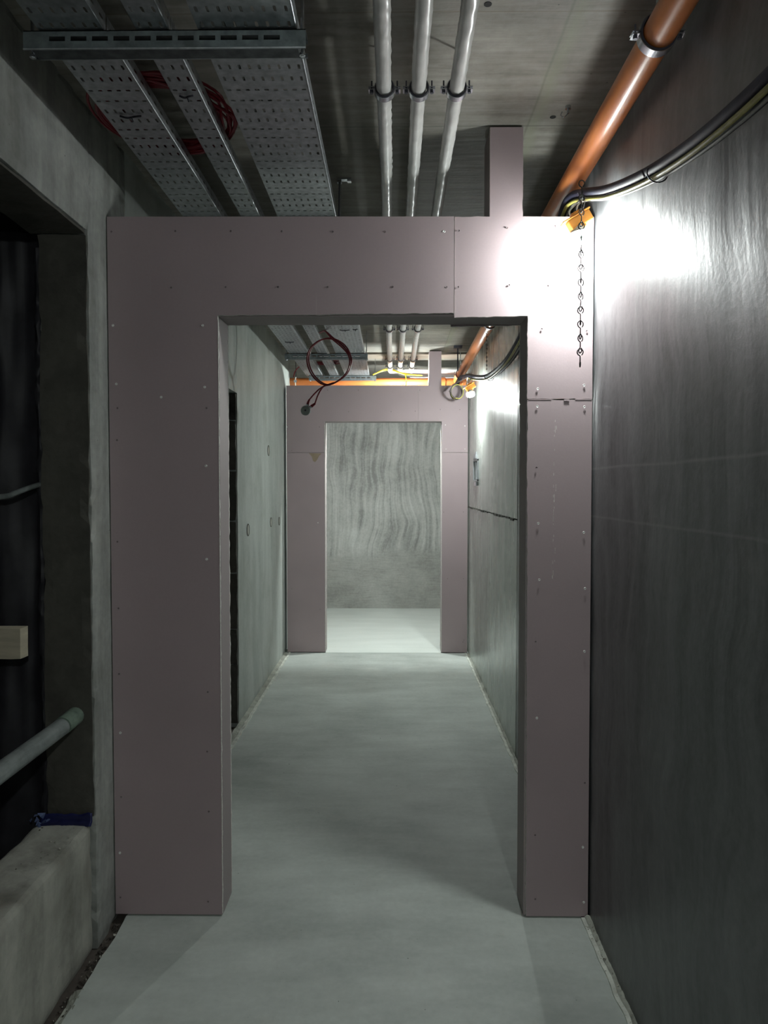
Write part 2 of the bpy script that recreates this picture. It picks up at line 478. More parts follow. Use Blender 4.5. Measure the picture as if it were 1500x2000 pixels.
# shafts behind the two openings (closed dark rooms)
def dark_room(x0, x1, y0, y1, z0, z1, mat):
    mb = MB(); t = .08
    mb.box(x0 - t, x0, y0, y1, z0, z1); mb.box(x0 - t, x1, y0 - t, y0, z0, z1); mb.box(x0 - t, x1, y1, y1 + t, z0, z1)
    mb.box(x0 - t, x1, y0 - t, y1 + t, z0 - t, z0)
    return struct(mb.build('wall_shaft', mat))
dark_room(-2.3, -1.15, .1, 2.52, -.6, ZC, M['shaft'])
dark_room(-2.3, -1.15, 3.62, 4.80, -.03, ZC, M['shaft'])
# hanging dark membrane folded behind the reveal edge, with a foam bead
def folded_sheet(name, x0, x1, y, z0, z1, mat, seed):
    nx, nz = 26, 70; v = []; f = []
    for k in range(2):
        for i in range(nx + 1):
            for j in range(nz + 1):
                x = x0 + (x1 - x0) * i / nx; z = z0 + (z1 - z0) * j / nz
                d = .012 * math.sin(i * .42 + 1.6 * noise.noise(Vector((i * .2, z * 1.3, seed)))) + .014 * noise.noise(Vector((x * 18, z * 5, seed)))
                v.append((x + .01 * noise.noise(Vector((z * 3, 0, seed))), y + d + k * .003, z))
    m = (nx + 1) * (nz + 1)
    for i in range(nx):
        for j in range(nz):
            a = i * (nz + 1) + j
            f.append((a, a + nz + 1, a + nz + 2, a + 1)); f.append((m + a, m + a + 1, m + a + nz + 2, m + a + nz + 1))
    return mesh(name, v, f, mat, None, True)
M['membrane'] = plain('dark_membrane', (.022, .021, .026), .55, 0, .4, 12, .3)
o = folded_sheet('membrane_sheet', -1.42, -1.125, 2.43, -.3, 2.33, M['membrane'], 3)
tag(o, 'dark crumpled membrane hanging behind the left wall opening', 'membrane')
bead = smooth_path([(-1.150 + .012 * noise.noise(Vector((z * 4, 1, 0))), 2.405, z) for z in [.41 + .03 * i for i in range(63)]], 2)
mb = MB(); mb.tube(bead, .011, 8, rf=lambda i, j, t: .012 + .007 * noise.noise(Vector((i * .35, j * .6, 2))))
tag(mb.build('foam_bead', M['membrane'], None, True), 'lumpy dark foam bead down the edge of the left opening', 'foam')

# right wall: gently uneven trowelled face
def uneven_wall(name, y0, y1, z0, z1, mat, parent, sy=.05, sz=.08, amp=.003, seed=0, depth=.2):
    ny = int((y1 - y0) / sy); nz = max(2, int((z1 - z0) / sz)); v = []; f = []
    for i in range(ny + 1):
        for j in range(nz + 1):
            y = y0 + (y1 - y0) * i / ny; z = z0 + (z1 - z0) * j / nz
            d = amp * noise.noise(Vector((y * 2.2, z * .35, seed))) + amp * .45 * noise.noise(Vector((y * 7, z * .9, seed + 5)))
            v.append((XR + d, y, z))
    for i in range(ny):
        for j in range(nz):
            a = i * (nz + 1) + j
            f.append((a, a + 1, a + nz + 2, a + nz + 1))
    o = mesh(name, v, f, mat, parent, True)
    mb = MB(); mb.box(XR + .02, XR + depth, y0, y1, z0, z1)
    n = len(v)
    return o
wr = bpy.data.objects.new('wall_right', None); C.objects.link(wr); wr['kind'] = 'structure'
mb = MB(); mb.box(XR + .012, XR + .2, -3.2, 6.78, -.03, ZC); mb.build('wall_core', M['dark_gap'], wr)
uneven_wall('wall_face', -3.2, 4.032, -.03, ZC, M['wall_right'], wr, .04, .07, .0035, 1)
uneven_wall('wall_face', 4.046, 6.78, 1.321, ZC, M['wall_far_right'], wr, .03, .06, .0022, 2)
uneven_wall('wall_face', 4.046, 6.78, -.03, 1.314, M['wall_far_right'], wr, .03, .06, .0022, 3)
mb = MB(); mb.box(XR - .003, XR + .2, 6.78, 6.80, -.03, ZC); mb.build('wall_end', M['wall_far_right'], wr)
# ragged mortar burr along the horizontal joint
mb = MB()
jr = random.Random(8)
y = 4.08
while y < 6.6:
    L = jr.uniform(.03, .14)
    if jr.random() < .75: mb.box(XR - .004 - jr.uniform(0, .004), XR + .004, y, y + L, 1.3135 - jr.uniform(0, .008), 1.319 + jr.uniform(0, .004))
    y += L + jr.uniform(.01, .05)
mb.build('joint_burr', M['jamb_dark'], wr)

mb = MB(); mb.box(-3.2, 3.2, 9.03, 9.25, -.03, ZC); struct(mb.build('wall_back', M['wall_back']))
mb = MB(); mb.box(-3.2, -3.0, 7.0, 9.03, -.03, ZC); mb.box(-3.0, -1.15, 6.85, 7.02, -.03, ZC); struct(mb.build('wall_back_left', M['wall_back']))
mb = MB(); mb.box(3.0, 3.2, 6.6, 9.03, -.03, ZC); mb.box(.884, 3.0, 6.6, 6.80, -.03, ZC); struct(mb.build('wall_back_right', M['wall_back']))
mb = MB(); mb.box(-1.15, .884, -3.2, -3.0, -.03, ZC); struct(mb.build('wall_front', M['wall_near_left']))

# ---------------------------------------------------------------- plasterboard partitions
def ragged(pts, rough_edges, jit=.0022, step=.012, seed=0):
    """polygon outline in XZ; edges listed in rough_edges are broken into a torn line"""
    out = []; n = len(pts)
    for i in range(n):
        a = Vector(pts[i]); b = Vector(pts[(i + 1) % n]); out.append(tuple(a))
        if i in rough_edges:
            L = (b - a).length; k = int(L / step); d = (b - a) / L; nrm = Vector((-d.y, d.x))
            for q in range(1, k):
                p = a + d * (L * q / k)
                e = noise.noise(Vector((p.x * 30, p.y * 30, seed))) * jit + noise.noise(Vector((p.x * 160, p.y * 160, seed))) * jit * .6
                out.append(tuple(p + nrm * e))
    return out

def board(name, pts, y, th, parent, mat=None, chamfer=0):
    n = len(pts)
    v = [(p[0], y, p[1]) for p in pts] + [(p[0], y + th, p[1]) for p in pts]
    f = [tuple(range(n)), tuple(range(2 * n - 1, n - 1, -1))] + [((i + 1) % n, i, n + i, n + (i + 1) % n) for i in range(n)]
    area = sum(pts[i][0] * pts[(i + 1) % n][1] - pts[(i + 1) % n][0] * pts[i][1] for i in range(n))
    if area < 0: f = [tuple(reversed(q)) for q in f]
    idx = [0, 0] + [1] * n
    return mesh(name, v, f, [mat or M['board'], M['white_core']], parent, False, idx)

def screws(name, pts, y, mat, parent, r=.0042):
    mb = MB()
    for x, z in pts:
        n = 8
        v = [(x + math.cos(2 * PI * i / n) * r, y, z + math.sin(2 * PI * i / n) * r) for i in range(n)]
        v += [(x + math.cos(2 * PI * i / n) * r * .8, y - .0013, z + math.sin(2 * PI * i / n) * r * .8) for i in range(n)]
        v += [(x + math.cos(2 * PI * i / n) * r * .35, y - .0002, z + math.sin(2 * PI * i / n) * r * .35) for i in range(n)]
        f = []
        for k in range(2):
            f += [(k * n + i, k * n + (i + 1) % n, (k + 1) * n + (i + 1) % n, (k + 1) * n + i) for i in range(n)]
        f.append(tuple(range(2 * n, 3 * n)))
        mb.add(v, f)
    o = mb.build(name, mat, parent); o['kind'] = 'stuff'; return o

def partition(y, label, panels, oxl, oxr, oz, stub, top, xl, xr, bright, dark):
    root = thing('plasterboard_partition', (0, y, 0), label, 'partition')
    def ch(o): return world_child(o, root)
    for pts, rg, dy in panels:
        p = ragged(pts, rg, seed=pts[0][0])
        ch(board('face_panel', p, y + dy, .0125, None))
        ch(board('back_panel', p, y + TH - .0125, .0125, None))
    # linings of the opening
    mb = MB(); mb.box(oxl - .0125, oxl + .0005, y + .0125, y + TH - .0125, .003, oz); ch(mb.build('jamb_lining', M['board_lining']))
    mb = MB(); mb.box(oxr - .0005, oxr + .0125, y + .0125, y + TH - .0125, .003, oz); ch(mb.build('jamb_lining', M['board_lining']))
    mb = MB(); mb.box(oxl - .0125, oxr + .0125, y + .0125, y + TH - .0125, oz - .002, oz + .0105); ch(mb.build('head_lining', M['board_lining']))
    # vertical duct stub rising to the ceiling
    mb = MB(); mb.box(stub[0], stub[0] + .0125, y + .0125, y + TH - .0125, top, stub[2]); ch(mb.build('stub_side', M['board_lining']))
    mb = MB(); mb.box(stub[1] - .0125, stub[1], y + .0125, y + TH - .0125, top, stub[2]); ch(mb.build('stub_side', M['board_lining']))
    # steel head track closing the top, and stud channels
    mb = MB(); mb.box(xl + .004, stub[0], y + .016, y + TH - .016, top - .045, top - .008); mb.box(stub[1], xr - .004, y + .016, y + TH - .016, top - .045, top - .008)
    ch(mb.build('head_track', M['galv']))
    for x in (xl + .004, xr - .052):
        mb = MB(); mb.box(x, x + .048, y + .016, y + TH - .016, .004, top - .05); ch(mb.build('stud', M['galv']))
    ch(screws('bright_screws', bright, y - .003, M['screw_white'], None, .0046))
    ch(screws('countersunk_screws', dark, y - .003, M['stain_screw'], None, .0036))
    return root
M['stain_screw'] = plain('dull_screw', (.20, .16, .17), .5, .3)

A = [(-.966, .006), (-.592, .006), (-.592, 2.080), (.208, 2.086), (.208, 2.408), (-.966, 2.412)]
B = [(.2102, 2.071), (.458, 2.076), (.458, 1.797), (.678, 1.797), (.678, 2.406), (.439, 2.408), (.439, 2.704), (.328, 2.704), (.328, 2.408), (.2102, 2.408)]
Cc = [(.466, .006), (.680, .006), (.678, 1.7935), (.459, 1.7935)]
n_b = [(-.95, 2.047), (-.644, 2.046), (-.941, 1.849), (-.639, 1.838), (-.788, 1.804), (.174, 2.358), (-.942, .646), (.653, 1.343), (.659, 1.151), (.659, .934), (.651, 1.769), (.492, 1.771), (.649, 1.842), (.493, 1.83), (.498, 1.374), (.66, .252), (.665, .058), (-.637, 1.25), (-.637, 1.57), (.498, .703), (.503, 1.181), (-.949, .223)]
n_d = [(-.951, 2.362), (-.734, 2.363), (-.546, 2.362), (-.374, 2.361), (-.201, 2.359), (-.025, 2.358), (.224, 2.361), (.386, 2.37), (.551, 2.373), (.183, 2.173), (.223, 2.173), (.394, 2.179), (.528, 2.18), (.642, 2.182), (-.387, 2.175), (-.565, 2.175), (-.219, 2.174), (.001, 2.174), (-.75, 2.174), (-.938, 1.767), (-.633, 1.767), (-.941, 1.658), (-.944, 1.31), (-.943, 1.08), (-.944, .852), (-.637, .79), (-.641, .582), (-.942, .421), (-.637, .371), (-.642, .052), (-.949, .065), (.505, 2.031), (.657, 2.024), (.491, 1.564), (.492, .968), (.665, .478), (.495, .294), (.497, .068)]
part1 = partition(P1, 'nearer pink plasterboard partition framing the first doorway', [(A, {1, 2}, -.003), (B, {0, 1, 2, 5, 8}, 0), (Cc, {2, 3}, 0)],
          -.592, .459, 2.080, (.328, .439, 2.704), 2.408, -.966, .678, n_b, n_d)
FA = [(-.602, 1.803), (-.602, 2.080), (.2305, 2.080), (.2305, 2.398), (-.945, 2.398), (-.945, 1.803)]
FB = [(.232, 2.080), (.441, 2.080), (.441, 1.803), (.674, 1.803), (.674, 2.397), (.437, 2.397), (.437, 2.700), (.328, 2.700), (.328, 2.397), (.232, 2.397)]
FC = [(.441, .006), (.674, .006), (.674, 1.800), (.441, 1.800)]
FD = [(-.945, .006), (-.602, .006), (-.602, 1.800), (-.945, 1.800)]
f_b = [(.474, 2.047), (.647, 2.038), (.479, 1.833), (.648, 1.833), (-.666, 1.174), (-.948 + .01, 2.03)]
f_d = [(.205, 2.17), (.601, 2.183), (.632, 2.365), (.428, 2.184), (-.389, 2.166), (-.01, 2.166), (.245, 2.356), (-.302, 2.357), (-.576, 2.357), (.496, .673), (.639, .673), (.636, 1.271), (-.903, .578), (-.65, .394), (-.898, 1.82), (.645, .118), (.636, .10), (-.65, 2.03), (.46, 1.27)]
part2 = partition(P2, 'farther pink plasterboard partition at the end of the corridor', [(FA, {1}, 0), (FB, {0, 1}, 0), (FC, {3}, 0), (FD, {1}, 0)],
          -.602, .441, 2.080, (.328, .437, 2.700), 2.398, -.945, .674, f_b, f_d)
# torn white paper edges along the far opening and top
for xx in (-.602, .441):
    mb = MB(); mb.tube([(xx + .001 * noise.noise(Vector((z * 40, 0, xx))), P2 + .001, z) for z in [.01 + .02 * i for i in range(103)]], .0028, 5)
    world_child(mb.build('torn_edge', M['white_core']), part2)
mb = MB(); mb.tube([(-.5915 + .0012 * noise.noise(Vector((z * 50, 0, 1))), P1 - .001, z) for z in [.012 + .012 * i for i in range(172)]], .0024, 5)
world_child(mb.build('torn_edge', M['white_core']), part1)
# tan triangular stain patch on the far left leg
mb = MB(); st = [(-.745, 1.796), (-.632, 1.794), (-.655, 1.770), (-.672, 1.738), (-.690, 1.716), (-.708, 1.728), (-.718, 1.765)]
mb.add([(x, P2 - .0015, z) for x, z in st] + [(x, P2 + .001, z) for x, z in st], [tuple(range(7)), tuple(range(13, 6, -1))] + [(i, (i + 1) % 7, 7 + (i + 1) % 7, 7 + i) for i in range(7)])
world_child(mb.build('paper_patch', M['stain']), part2)
sc = random.Random(12); mb = MB()
for i in range(34):
    z = sc.uniform(1.18, 1.74); x = .552 - .006 * (1.74 - z) + sc.uniform(-.0018, .0018) + (.006 if sc.random() < .2 else 0); h = sc.uniform(.004, .028) * (1 if sc.random() < .4 else .4)
    mb.box(x, x + .0011, P1 - .0005, P1 + .0005, z, z + h)
so = mb.build('scuff_marks', M['white_core']); so['kind'] = 'stuff'; world_child(so, part1)
# torn paper burr under the right-hand joint of the near partition
mb = MB(); mb.box(.582, .600, P1 - .003, P1 + .001, 1.7895, 1.7950); mb.box(.462, .54, P1 - .0010, P1 + .001, 1.7935, 1.7962); mb.box(.62, .676, P1 - .0012, P1 + .001, 1.7935, 1.7965)
world_child(mb.build('torn_paper', M['board']), part1)

# ---------------------------------------------------------------- perforated cable trays
def perf(mb, o, u, v, nu, nv, pu, pv, mu0, mu1, alt):
    """perforated strip: o origin, u across, v along; real slots in nu x nv cells"""
    o, u, v = Vector(o), Vector(u), Vector(v)
    W = mu0 + nu * pu + mu1
    if mu0: mb.add([o, o + u * mu0, o + u * mu0 + v * nv * pv, o + v * nv * pv], [(0, 1, 2, 3)])
    if mu1: mb.add([o + u * (W - mu1), o + u * W, o + u * W + v * nv * pv, o + u * (W - mu1) + v * nv * pv], [(0, 1, 2, 3)])
    for j in range(nv):
        k = (j // 2) % 2 if alt else 0
        hu, hv = ((.0036, .0100) if k else (.0062, .0042))
        if not alt: hu, hv = .0035, .011
        for i in range(nu):
            c = o + u * (mu0 + (i + .5) * pu) + v * (j + .5) * pv
            a, b = pu / 2, pv / 2
            out = [(-a, -b), (0, -b), (a, -b), (a, 0), (a, b), (0, b), (-a, b), (-a, 0)]
            ch_ = min(hu, hv) * .5
            inn = [(-hu + ch_ * .3, -hv + ch_ * .3), (0, -hv), (hu - ch_ * .3, -hv + ch_ * .3), (hu, 0), (hu - ch_ * .3, hv - ch_ * .3), (0, hv), (-hu + ch_ * .3, hv - ch_ * .3), (-hu, 0)]
            mb.add([c + u * p + v * q for p, q in out] + [c + u * p + v * q for p, q in inn], [(m_, (m_ + 1) % 8, 8 + (m_ + 1) % 8, 8 + m_) for m_ in range(8)])

TZ = 2.536
def tray(x0, x1, y0, y1, label, cols):
    nv = int(round((y1 - y0) / .0531)); pv = (y1 - y0) / nv
    m = ((x1 - x0) - cols * .0245) / 2
    root = thing('cable_tray', ((x0 + x1) / 2, y0, TZ), label, 'cable tray', 'perforated steel cable trays')
    mb = MB(); perf(mb, (x0, y0, TZ), (1, 0, 0), (0, 1, 0), cols, nv, .0245, pv, m, m, True)
    b = mb.build('tray_base', M['galv'], None); world_child(b, root)
    sm = b.modifiers.new('sheet', 'SOLIDIFY'); sm.thickness = .0012; sm.offset = 0
    for x in (x0, x1):
        mb = MB(); perf(mb, (x, y0, TZ), (0, 0, 1), (0, 1, 0), 1, nv, .034, pv, .003, .003, False)
        q = mb.build('tray_side', M['galv'], None); world_child(q, root)
        sm = q.modifiers.new('sheet', 'SOLIDIFY'); sm.thickness = .0012; sm.offset = 0
        if x == x0: continue  # edge tube on the lamp side alone, shaped to give the lit-edge highlight
        mb = MB(); mb.tube([(x, y0, TZ), (x, y1, TZ)], .0022, 6); world_child(mb.build('tray_lit_edge', M['galv'], None, True), root)
    return root
runs = [(-.803, -.655, 6, 'wide left'), (-.580, -.508, 3, 'narrow middle'), (-.440, -.218, 9, 'widest right')]
where = [(-.6, 1.712, 'nearest run, overhead in front of the slotted rail'), (1.722, 5.790, 'run passing over the first partition'), (5.800, 8.7, 'last run, beyond the second slotted rail')]
for x0, x1, c, nm in runs:
    for y0, y1, wh in where:
        tray(x0, x1, y0, y1, nm + ' perforated cable tray, ' + wh, c)

# slotted support rails with threaded rods
def rail(y, label, xa=-.838, xb=-.196):
    root = thing('support_rail', (xa, y, TZ - .045), label, 'rail', 'slotted rails under the cable trays')
    z0, z1, d = TZ - .045, TZ - .0032, .041
    mb = MB(); L = xb - xa; n = 11; p = .0488; m = (L - n * p) / 2
    # web with slots
    mb.add([(xa, y, z0), (xa + m, y, z0), (xa + m, y, z1), (xa, y, z1)], [(0, 1, 2, 3)])
    mb.add([(xb - m, y, z0), (xb, y, z0), (xb, y, z1), (xb - m, y, z1)], [(0, 1, 2, 3)])
    zc = (z0 + z1) / 2 + .003
    for i in range(n):
        cx = xa + m + (i + .5) * p; hu, hv = .0185, .0055
        out = [(-p / 2, z0 - zc), (p / 2, z0 - zc), (p / 2, z1 - zc), (-p / 2, z1 - zc)]; inn = [(-hu, -hv), (hu, -hv), (hu, hv), (-hu, hv)]
        mb.add([(cx + a, y, zc + b) for a, b in out + inn], [(q, (q + 1) % 4, 4 + (q + 1) % 4, 4 + q) for q in range(4)])
    wv = mb.build('slotted_web', M['galv_dark']); world_child(wv, root)
    sm = wv.modifiers.new('sheet', 'SOLIDIFY'); sm.thickness = .002; sm.offset = -1
    mb = MB(); mb.box(xa + .0, xb, y, y + d, z1 - .002, z1); mb.box(xa + .018, xb - .018, y + .002, y + d, z0, z0 + .002)
    mb.box(xa, xb, y + d - .002, y + d, z1 - .010, z1); mb.box(xa, xb, y + d - .002, y + d, z0, z0 + .010)
    world_child(mb.build('rail_flange', M['galv_shade']), root)
    for yy, rr in ((y + .0005, .0026), (y + d, .0018)):
        mb = MB(); mb.tube([(xa + (.02 if rr < .002 else 0), yy, z0 + .001), (xb, yy, z0 + .001)], rr, 6); world_child(mb.build('rail_edge_glint', M['galv'], None, True), root)  # paler tubes stand in for light caught on the lower edges
    for x in (xa + .012, xb - .010):
        mb = MB(); mb.cyl((x, y + .02, z0 - .008), (x, y + .02, ZC), .004, 8)
        world_child(mb.build('threaded_rod', M['zinc'], None, True), root)
        for za in (z0 - .007, z1 + .001):
            mb = MB(); mb.cyl((x, y + .02, za), (x, y + .02, za + .006), .0075, 6)
            world_child(mb.build('nut', M['zinc']), root)
    return root
rail(1.700, 'slotted steel rail nearest the camera, under the trays')
rail(2.93, 'slotted steel rail just behind the first partition', -.830, -.196)
rail(5.775, 'slotted steel rail seen through the doorway, with red loop before it', -.838, -.192)
rail(6.92, 'last slotted steel rail, above the orange cross pipe', -.78, -.150)
# ceiling bracket beside the trays
br = thing('ceiling_bracket', (-.19, 2.95, ZC), 'small zinc bracket with thin rod on the ceiling right of the trays', 'bracket')
mb = MB(); mb.box(-.028, .028, -.012, .012, -.006, 0); mb.box(-.028, -.010, -.010, .010, -.016, -.006); mb.box(.012, .028, -.010, .010, -.012, -.006); mb.build('bracket_plate', M['zinc'], br)
mb = MB(); mb.cyl((-.018, 0, -.006), (-.022, 0, -.24), .0035, 8); mb.build('threaded_rod', M['steel_dark'], br, True)

# cable ties poking through tray holes
def tie(x, y, s=1, nm='upper'):
    mb = MB(); pts = [(x - .03 * s, y, TZ - .004), (x - .012 * s, y + .002, TZ - .008), (x, y + .006, TZ - .005), (x + .012 * s, y - .004, TZ - .008), (x + .03 * s, y, TZ - .004)]
    mb.tube(smooth_path(pts, 4), .0028, 5)
    mb.cyl((x + .002, y + .003, TZ - .004), (x + .004, y + .012, TZ - .014), .0025, 6)
    return mb.build('cable_tie', M['rubber'], None, True)
tag(tie(-.73, 2.085, 1.0), 'black cable tie under the wide left tray, above the first partition', 'cable tie', 'cable ties on the trays')
tag(tie(-.545, 1.98, .6), 'small cable tie under the narrow middle tray, near part', 'cable tie', 'cable ties on the trays')
tag(tie(-.735, 5.30, 1.1), 'black cable tie under the left tray seen through the doorway', 'cable tie', 'cable ties on the trays')
tag(tie(-.315, 4.90, 1.1), 'black cable tie under the right tray seen through the doorway', 'cable tie', 'cable ties on the trays')
tag(tie(-.245, 4.88, .5), 'short cable tie at the right rim of the right tray, through the doorway', 'cable tie', 'cable ties on the trays')

# grey cables lying in the widest tray
gp = ['first', 'second', 'third', 'fourth', 'fifth', 'sixth']
for i in range(6):
    x = -.418 + i * .0175
    pts = [(x + .003 * noise.noise(Vector((y * 3, i, 0))), y, TZ + .0085) for y in [-.55 + .3 * k for k in range(31)]]
    mb = MB(); mb.tube(smooth_path(pts, 2), .0072, 8)
    tag(mb.build('grey_cable', M['grey_cable'], None, True), f'{gp[i]} grey cable from the left lying in the widest tray', 'cable', 'grey cables in the widest tray')

# red fire cable coil thrown over the trays
def coil(name, cx, cy, rx, ry, z, turns, label, jit=.02, r=.0042, seed=1):
    rr = random.Random(seed); pts = []
    for k in range(turns):
        ax, ay = rx + rr.uniform(-jit, jit), ry + rr.uniform(-jit, jit); ox, oy = rr.uniform(-jit, jit) * .6, rr.uniform(-jit, jit) * .6
        for i in range(14):
            a = 2 * PI * i / 14
            pts.append((cx + ox + math.cos(a) * ax, cy + oy + math.sin(a) * ay, z + .004 * math.sin(a * 3 + k) + .0055 * (k % 4)))
    mb = MB(); mb.tube(smooth_path(pts, 3), r, 7)
    return tag(mb.build(name, M['red'], None, True), label, 'cable', 'red cable coils on the trays')
coil('cable_coil', -.665, 2.215, .165, .20, TZ + .050, 16, 'big coil of red cable lying across the left trays', .035)
coil('cable_coil', -.60, 6.45, .13, .16, TZ + .050, 6, 'far coil of red cable on the trays beyond the second rail', .03, seed=4)

# hanging loop of red cable with end device, seen through the doorway
def red_loop(dx, dy, endp, label):
    pts = [(-.50, 5.10, TZ + .02), (-.462, 4.98, TZ + .006), (-.440, 4.92, 2.525), (-.40, 4.90, 2.475), (-.335, 4.90, 2.420), (-.292, 4.90, 2.370), (-.280, 4.895, 2.315), (-.305, 4.89, 2.245), (-.360, 4.885, 2.195), (-.43, 4.88, 2.165), (-.49, 4.88, 2.190), (-.54, 4.885, 2.25), (-.563, 4.89, 2.33), (-.545, 4.895, 2.405), (-.50, 4.90, 2.452), (-.44, 4.905, 2.475), (-.385, 4.91, 2.468), (-.325, 4.91, 2.43), (-.290, 4.905, 2.37), (-.283, 4.90, 2.30), (-.315, 4.895, 2.235), (-.37, 4.89, 2.190), (-.425, 4.885, 2.170), (-.468, 4.88, 2.150)]
    pts = [(x + dx * (1 if i > 2 else .4), y + dy, z + dx * .6 * (1 if i > 2 else 0)) for i, (x, y, z) in enumerate(pts)] + [((-.468 + endp[0]) / 2, 4.88, (2.15 + endp[1]) / 2 + .006), (endp[0], 4.88, endp[1])]
    mb = MB(); mb.tube(smooth_path(pts, 4), .0048, 8)
    return tag(mb.build('red_cable', M['red'], None, True), label, 'cable', 'red cables in the hanging loop')
red_loop(0, 0, (-.548, 2.070), 'red cable of the hanging loop ending in the left gland')
red_loop(.010, .011, (-.510, 2.045), 'red cable of the hanging loop ending in the right gland')
dv = thing('detector', (-.572, 4.88, 2.0), 'round grey detector dangling from two red cables in the doorway', 'detector')
mb = MB(); mb.cyl((0, .014, 0), (0, -.008, 0), .031, 28); mb.cyl((0, -.008, 0), (0, -.016, 0), .029, 28, .018); mb.build('housing', M['disc'], dv, True)
mb = MB(); mb.tube([(math.cos(a) * .0305, -.004, math.sin(a) * .0305) for a in [2 * PI * i / 28 for i in range(28)]], .002, 6, True); mb.build('rim', M['galv'], dv, True)
mb = MB(); mb.cyl((0, -.0155, 0), (0, -.018, 0), .006, 12); mb.build('sensor_window', M['steel_dark'], dv)
for ex, ez in ((.024, .070), (.062, .045)):
    d = Vector((ex, 0, ez)).normalized(); p = Vector((ex, 0, ez)); q = p - d * .030
    base = d * .022
    mb = MB(); mb.cyl(q - d * .022, q, .0085, 12); mb.cyl(q - d * .010, q - d * .004, .0105, 6); mb.build('gland', M['zinc'], dv, True)
    mb = MB(); mb.cyl(q, p + d * .002, .0105, 12, .007); mb.build('boot', M['red'], dv, True)

# ---------------------------------------------------------------- pipes and pipe clamps
def clamp(x, y, z, r, label, group, wd=.022, rod=True, tilt=0.0):
    root = thing('pipe_clamp', (x, y, z), label, 'clamp', group)
    def ring(r0, r1, w_, a0, a1, n=22):
        v = []; f = []
        for i in range(n + 1):
            a = a0 + (a1 - a0) * i / n
            for rr, yy in ((r0, -w_ / 2), (r1, -w_ / 2), (r1, w_ / 2), (r0, w_ / 2)):
                v.append((math.cos(a) * rr, yy, math.sin(a) * rr))
        for i in range(n):
            for j in range(4):
                f.append((i * 4 + j, i * 4 + (j + 1) % 4, i * 4 + 4 + (j + 1) % 4, i * 4 + 4 + j))
        f += [(3, 2, 1, 0), (4 * n, 4 * n + 1, 4 * n + 2, 4 * n + 3)]
        m = MB(); m.add(v, f); return m
    ring(r + .0005, r + .004, wd + .006, 0, 2 * PI, 36).build('rubber_lining', M['rubber'], root, True)
    ring(r + .004, r + .0065, wd, PI + .12, 2 * PI - .12).build('lower_band', M['zinc'], root, True)
    ring(r + .004, r + .0065, wd, .12, PI - .12).build('upper_band', M['zinc'], root, True)
    for s in (-1, 1):
        xx = s * (r + .013)
        m = MB(); m.box(xx - .009, xx + .009, -wd / 2, wd / 2, -.0045, -.0020); m.box(xx - .009, xx + .009, -wd / 2, wd / 2, .0020, .0045)
        m.build('ear', M['zinc'], root)
        m = MB(); m.cyl((xx, 0, -.010), (xx, 0, -.0045), .0052, 8); m.cyl((xx, 0, -.0045), (xx, 0, .024), .0022, 6); m.build('screw', M['steel_dark'], root, True)
    if rod:
        m = MB(); m.cyl((0, 0, r + .006), (0, 0, r + .018), .0075, 6); m.build('boss_nut', M['zinc'], root)
        m = MB(); m.cyl((0, 0, r + .010), (0, 0, ZC - z), .004, 8); m.build('threaded_rod', M['zinc'], root, True)
    return root

WZ = 2.602
def wrapped_pipe(x, label, wrap, seed, bend_y):
    R = .0205; ys = [-.8 + .0125 * i for i in range(int((bend_y + .8) / .0125))]
    pts = [(x + .004 * noise.noise(Vector((y * .8, seed, 0))), y, WZ + .003 * noise.noise(Vector((y * .9, seed, 4)))) for y in ys]
    def rf(i, j, t):
        if i >= len(ys): return R
        y = ys[i]; u = y + .012 * math.cos(t * 1.0 + seed)
        if wrap:
            ph = (u / .052) % 1.0
            return R + .0030 * ph ** 5 * (.5 + .5 * math.sin(t + seed + y * 3)) + .0014 * noise.noise(Vector((y * 50, t * 2, seed)))
        return R + .0018 * noise.noise(Vector((y * 28, math.cos(t) * 2, math.sin(t) * 2 + seed))) + .0011 * noise.noise(Vector((y * 120, t, seed)))
    mb = MB(); mb.tube(pts, R, 18, rf=rf)
    return mb, pts
names = [('leftmost', True, 6.90), ('middle', False, 6.93), ('rightmost', False, 6.86)]
for k, (x, (nm, wrap, by)) in enumerate(zip((-.022, .074, .178), names)):
    root = thing('insulated_pipe', (x, -.8, WZ), f'{nm} of the three white foil-wrapped pipes under the ceiling', 'pipe', 'white foil-wrapped pipes')
    mb, pts = wrapped_pipe(x, '', wrap, k * 3.1, by)
    world_child(mb.build('foil_sleeve', M['foil'], None, True), root)
    e = Vector(pts[-1])
    # turn towards the right wall
    yy = 7.08 + .075 * k; zz = 2.595 - .012 * k
    el = smooth_path([e, (e.x + .003, yy - .10, e.z - .01), (e.x + .012, yy - .03, zz), (e.x + .075, yy, zz), (e.x + .15, yy + .005, zz)], 5)
    mb = MB(); mb.tube(el, .024, 16); world_child(mb.build('elbow_wrap', M['white_wrap'], None, True), root)
    mb = MB(); L = [(e.x + .14 + .05 * i, yy + .005, zz + .003 * math.sin(i)) for i in range(int((1.9 - e.x) / .05))]
    mb.tube(L, .034, 18, rf=lambda i, j, t: .033 + .0025 * noise.noise(Vector((i * .9, t, k)))); world_child(mb.build('cross_pipe_wrap', M['white_wrap'], None, True), root)
    for cy, wh in ((2.09, 'before the first partition'), (5.20, 'at the top of the doorway'), (6.42, 'before the second partition'), (6.78, 'over the second partition')):
        clamp(x, cy, WZ, .0225, f'rubber-lined clamp on the {nm} white pipe, {wh}', 'clamps on the white pipes')
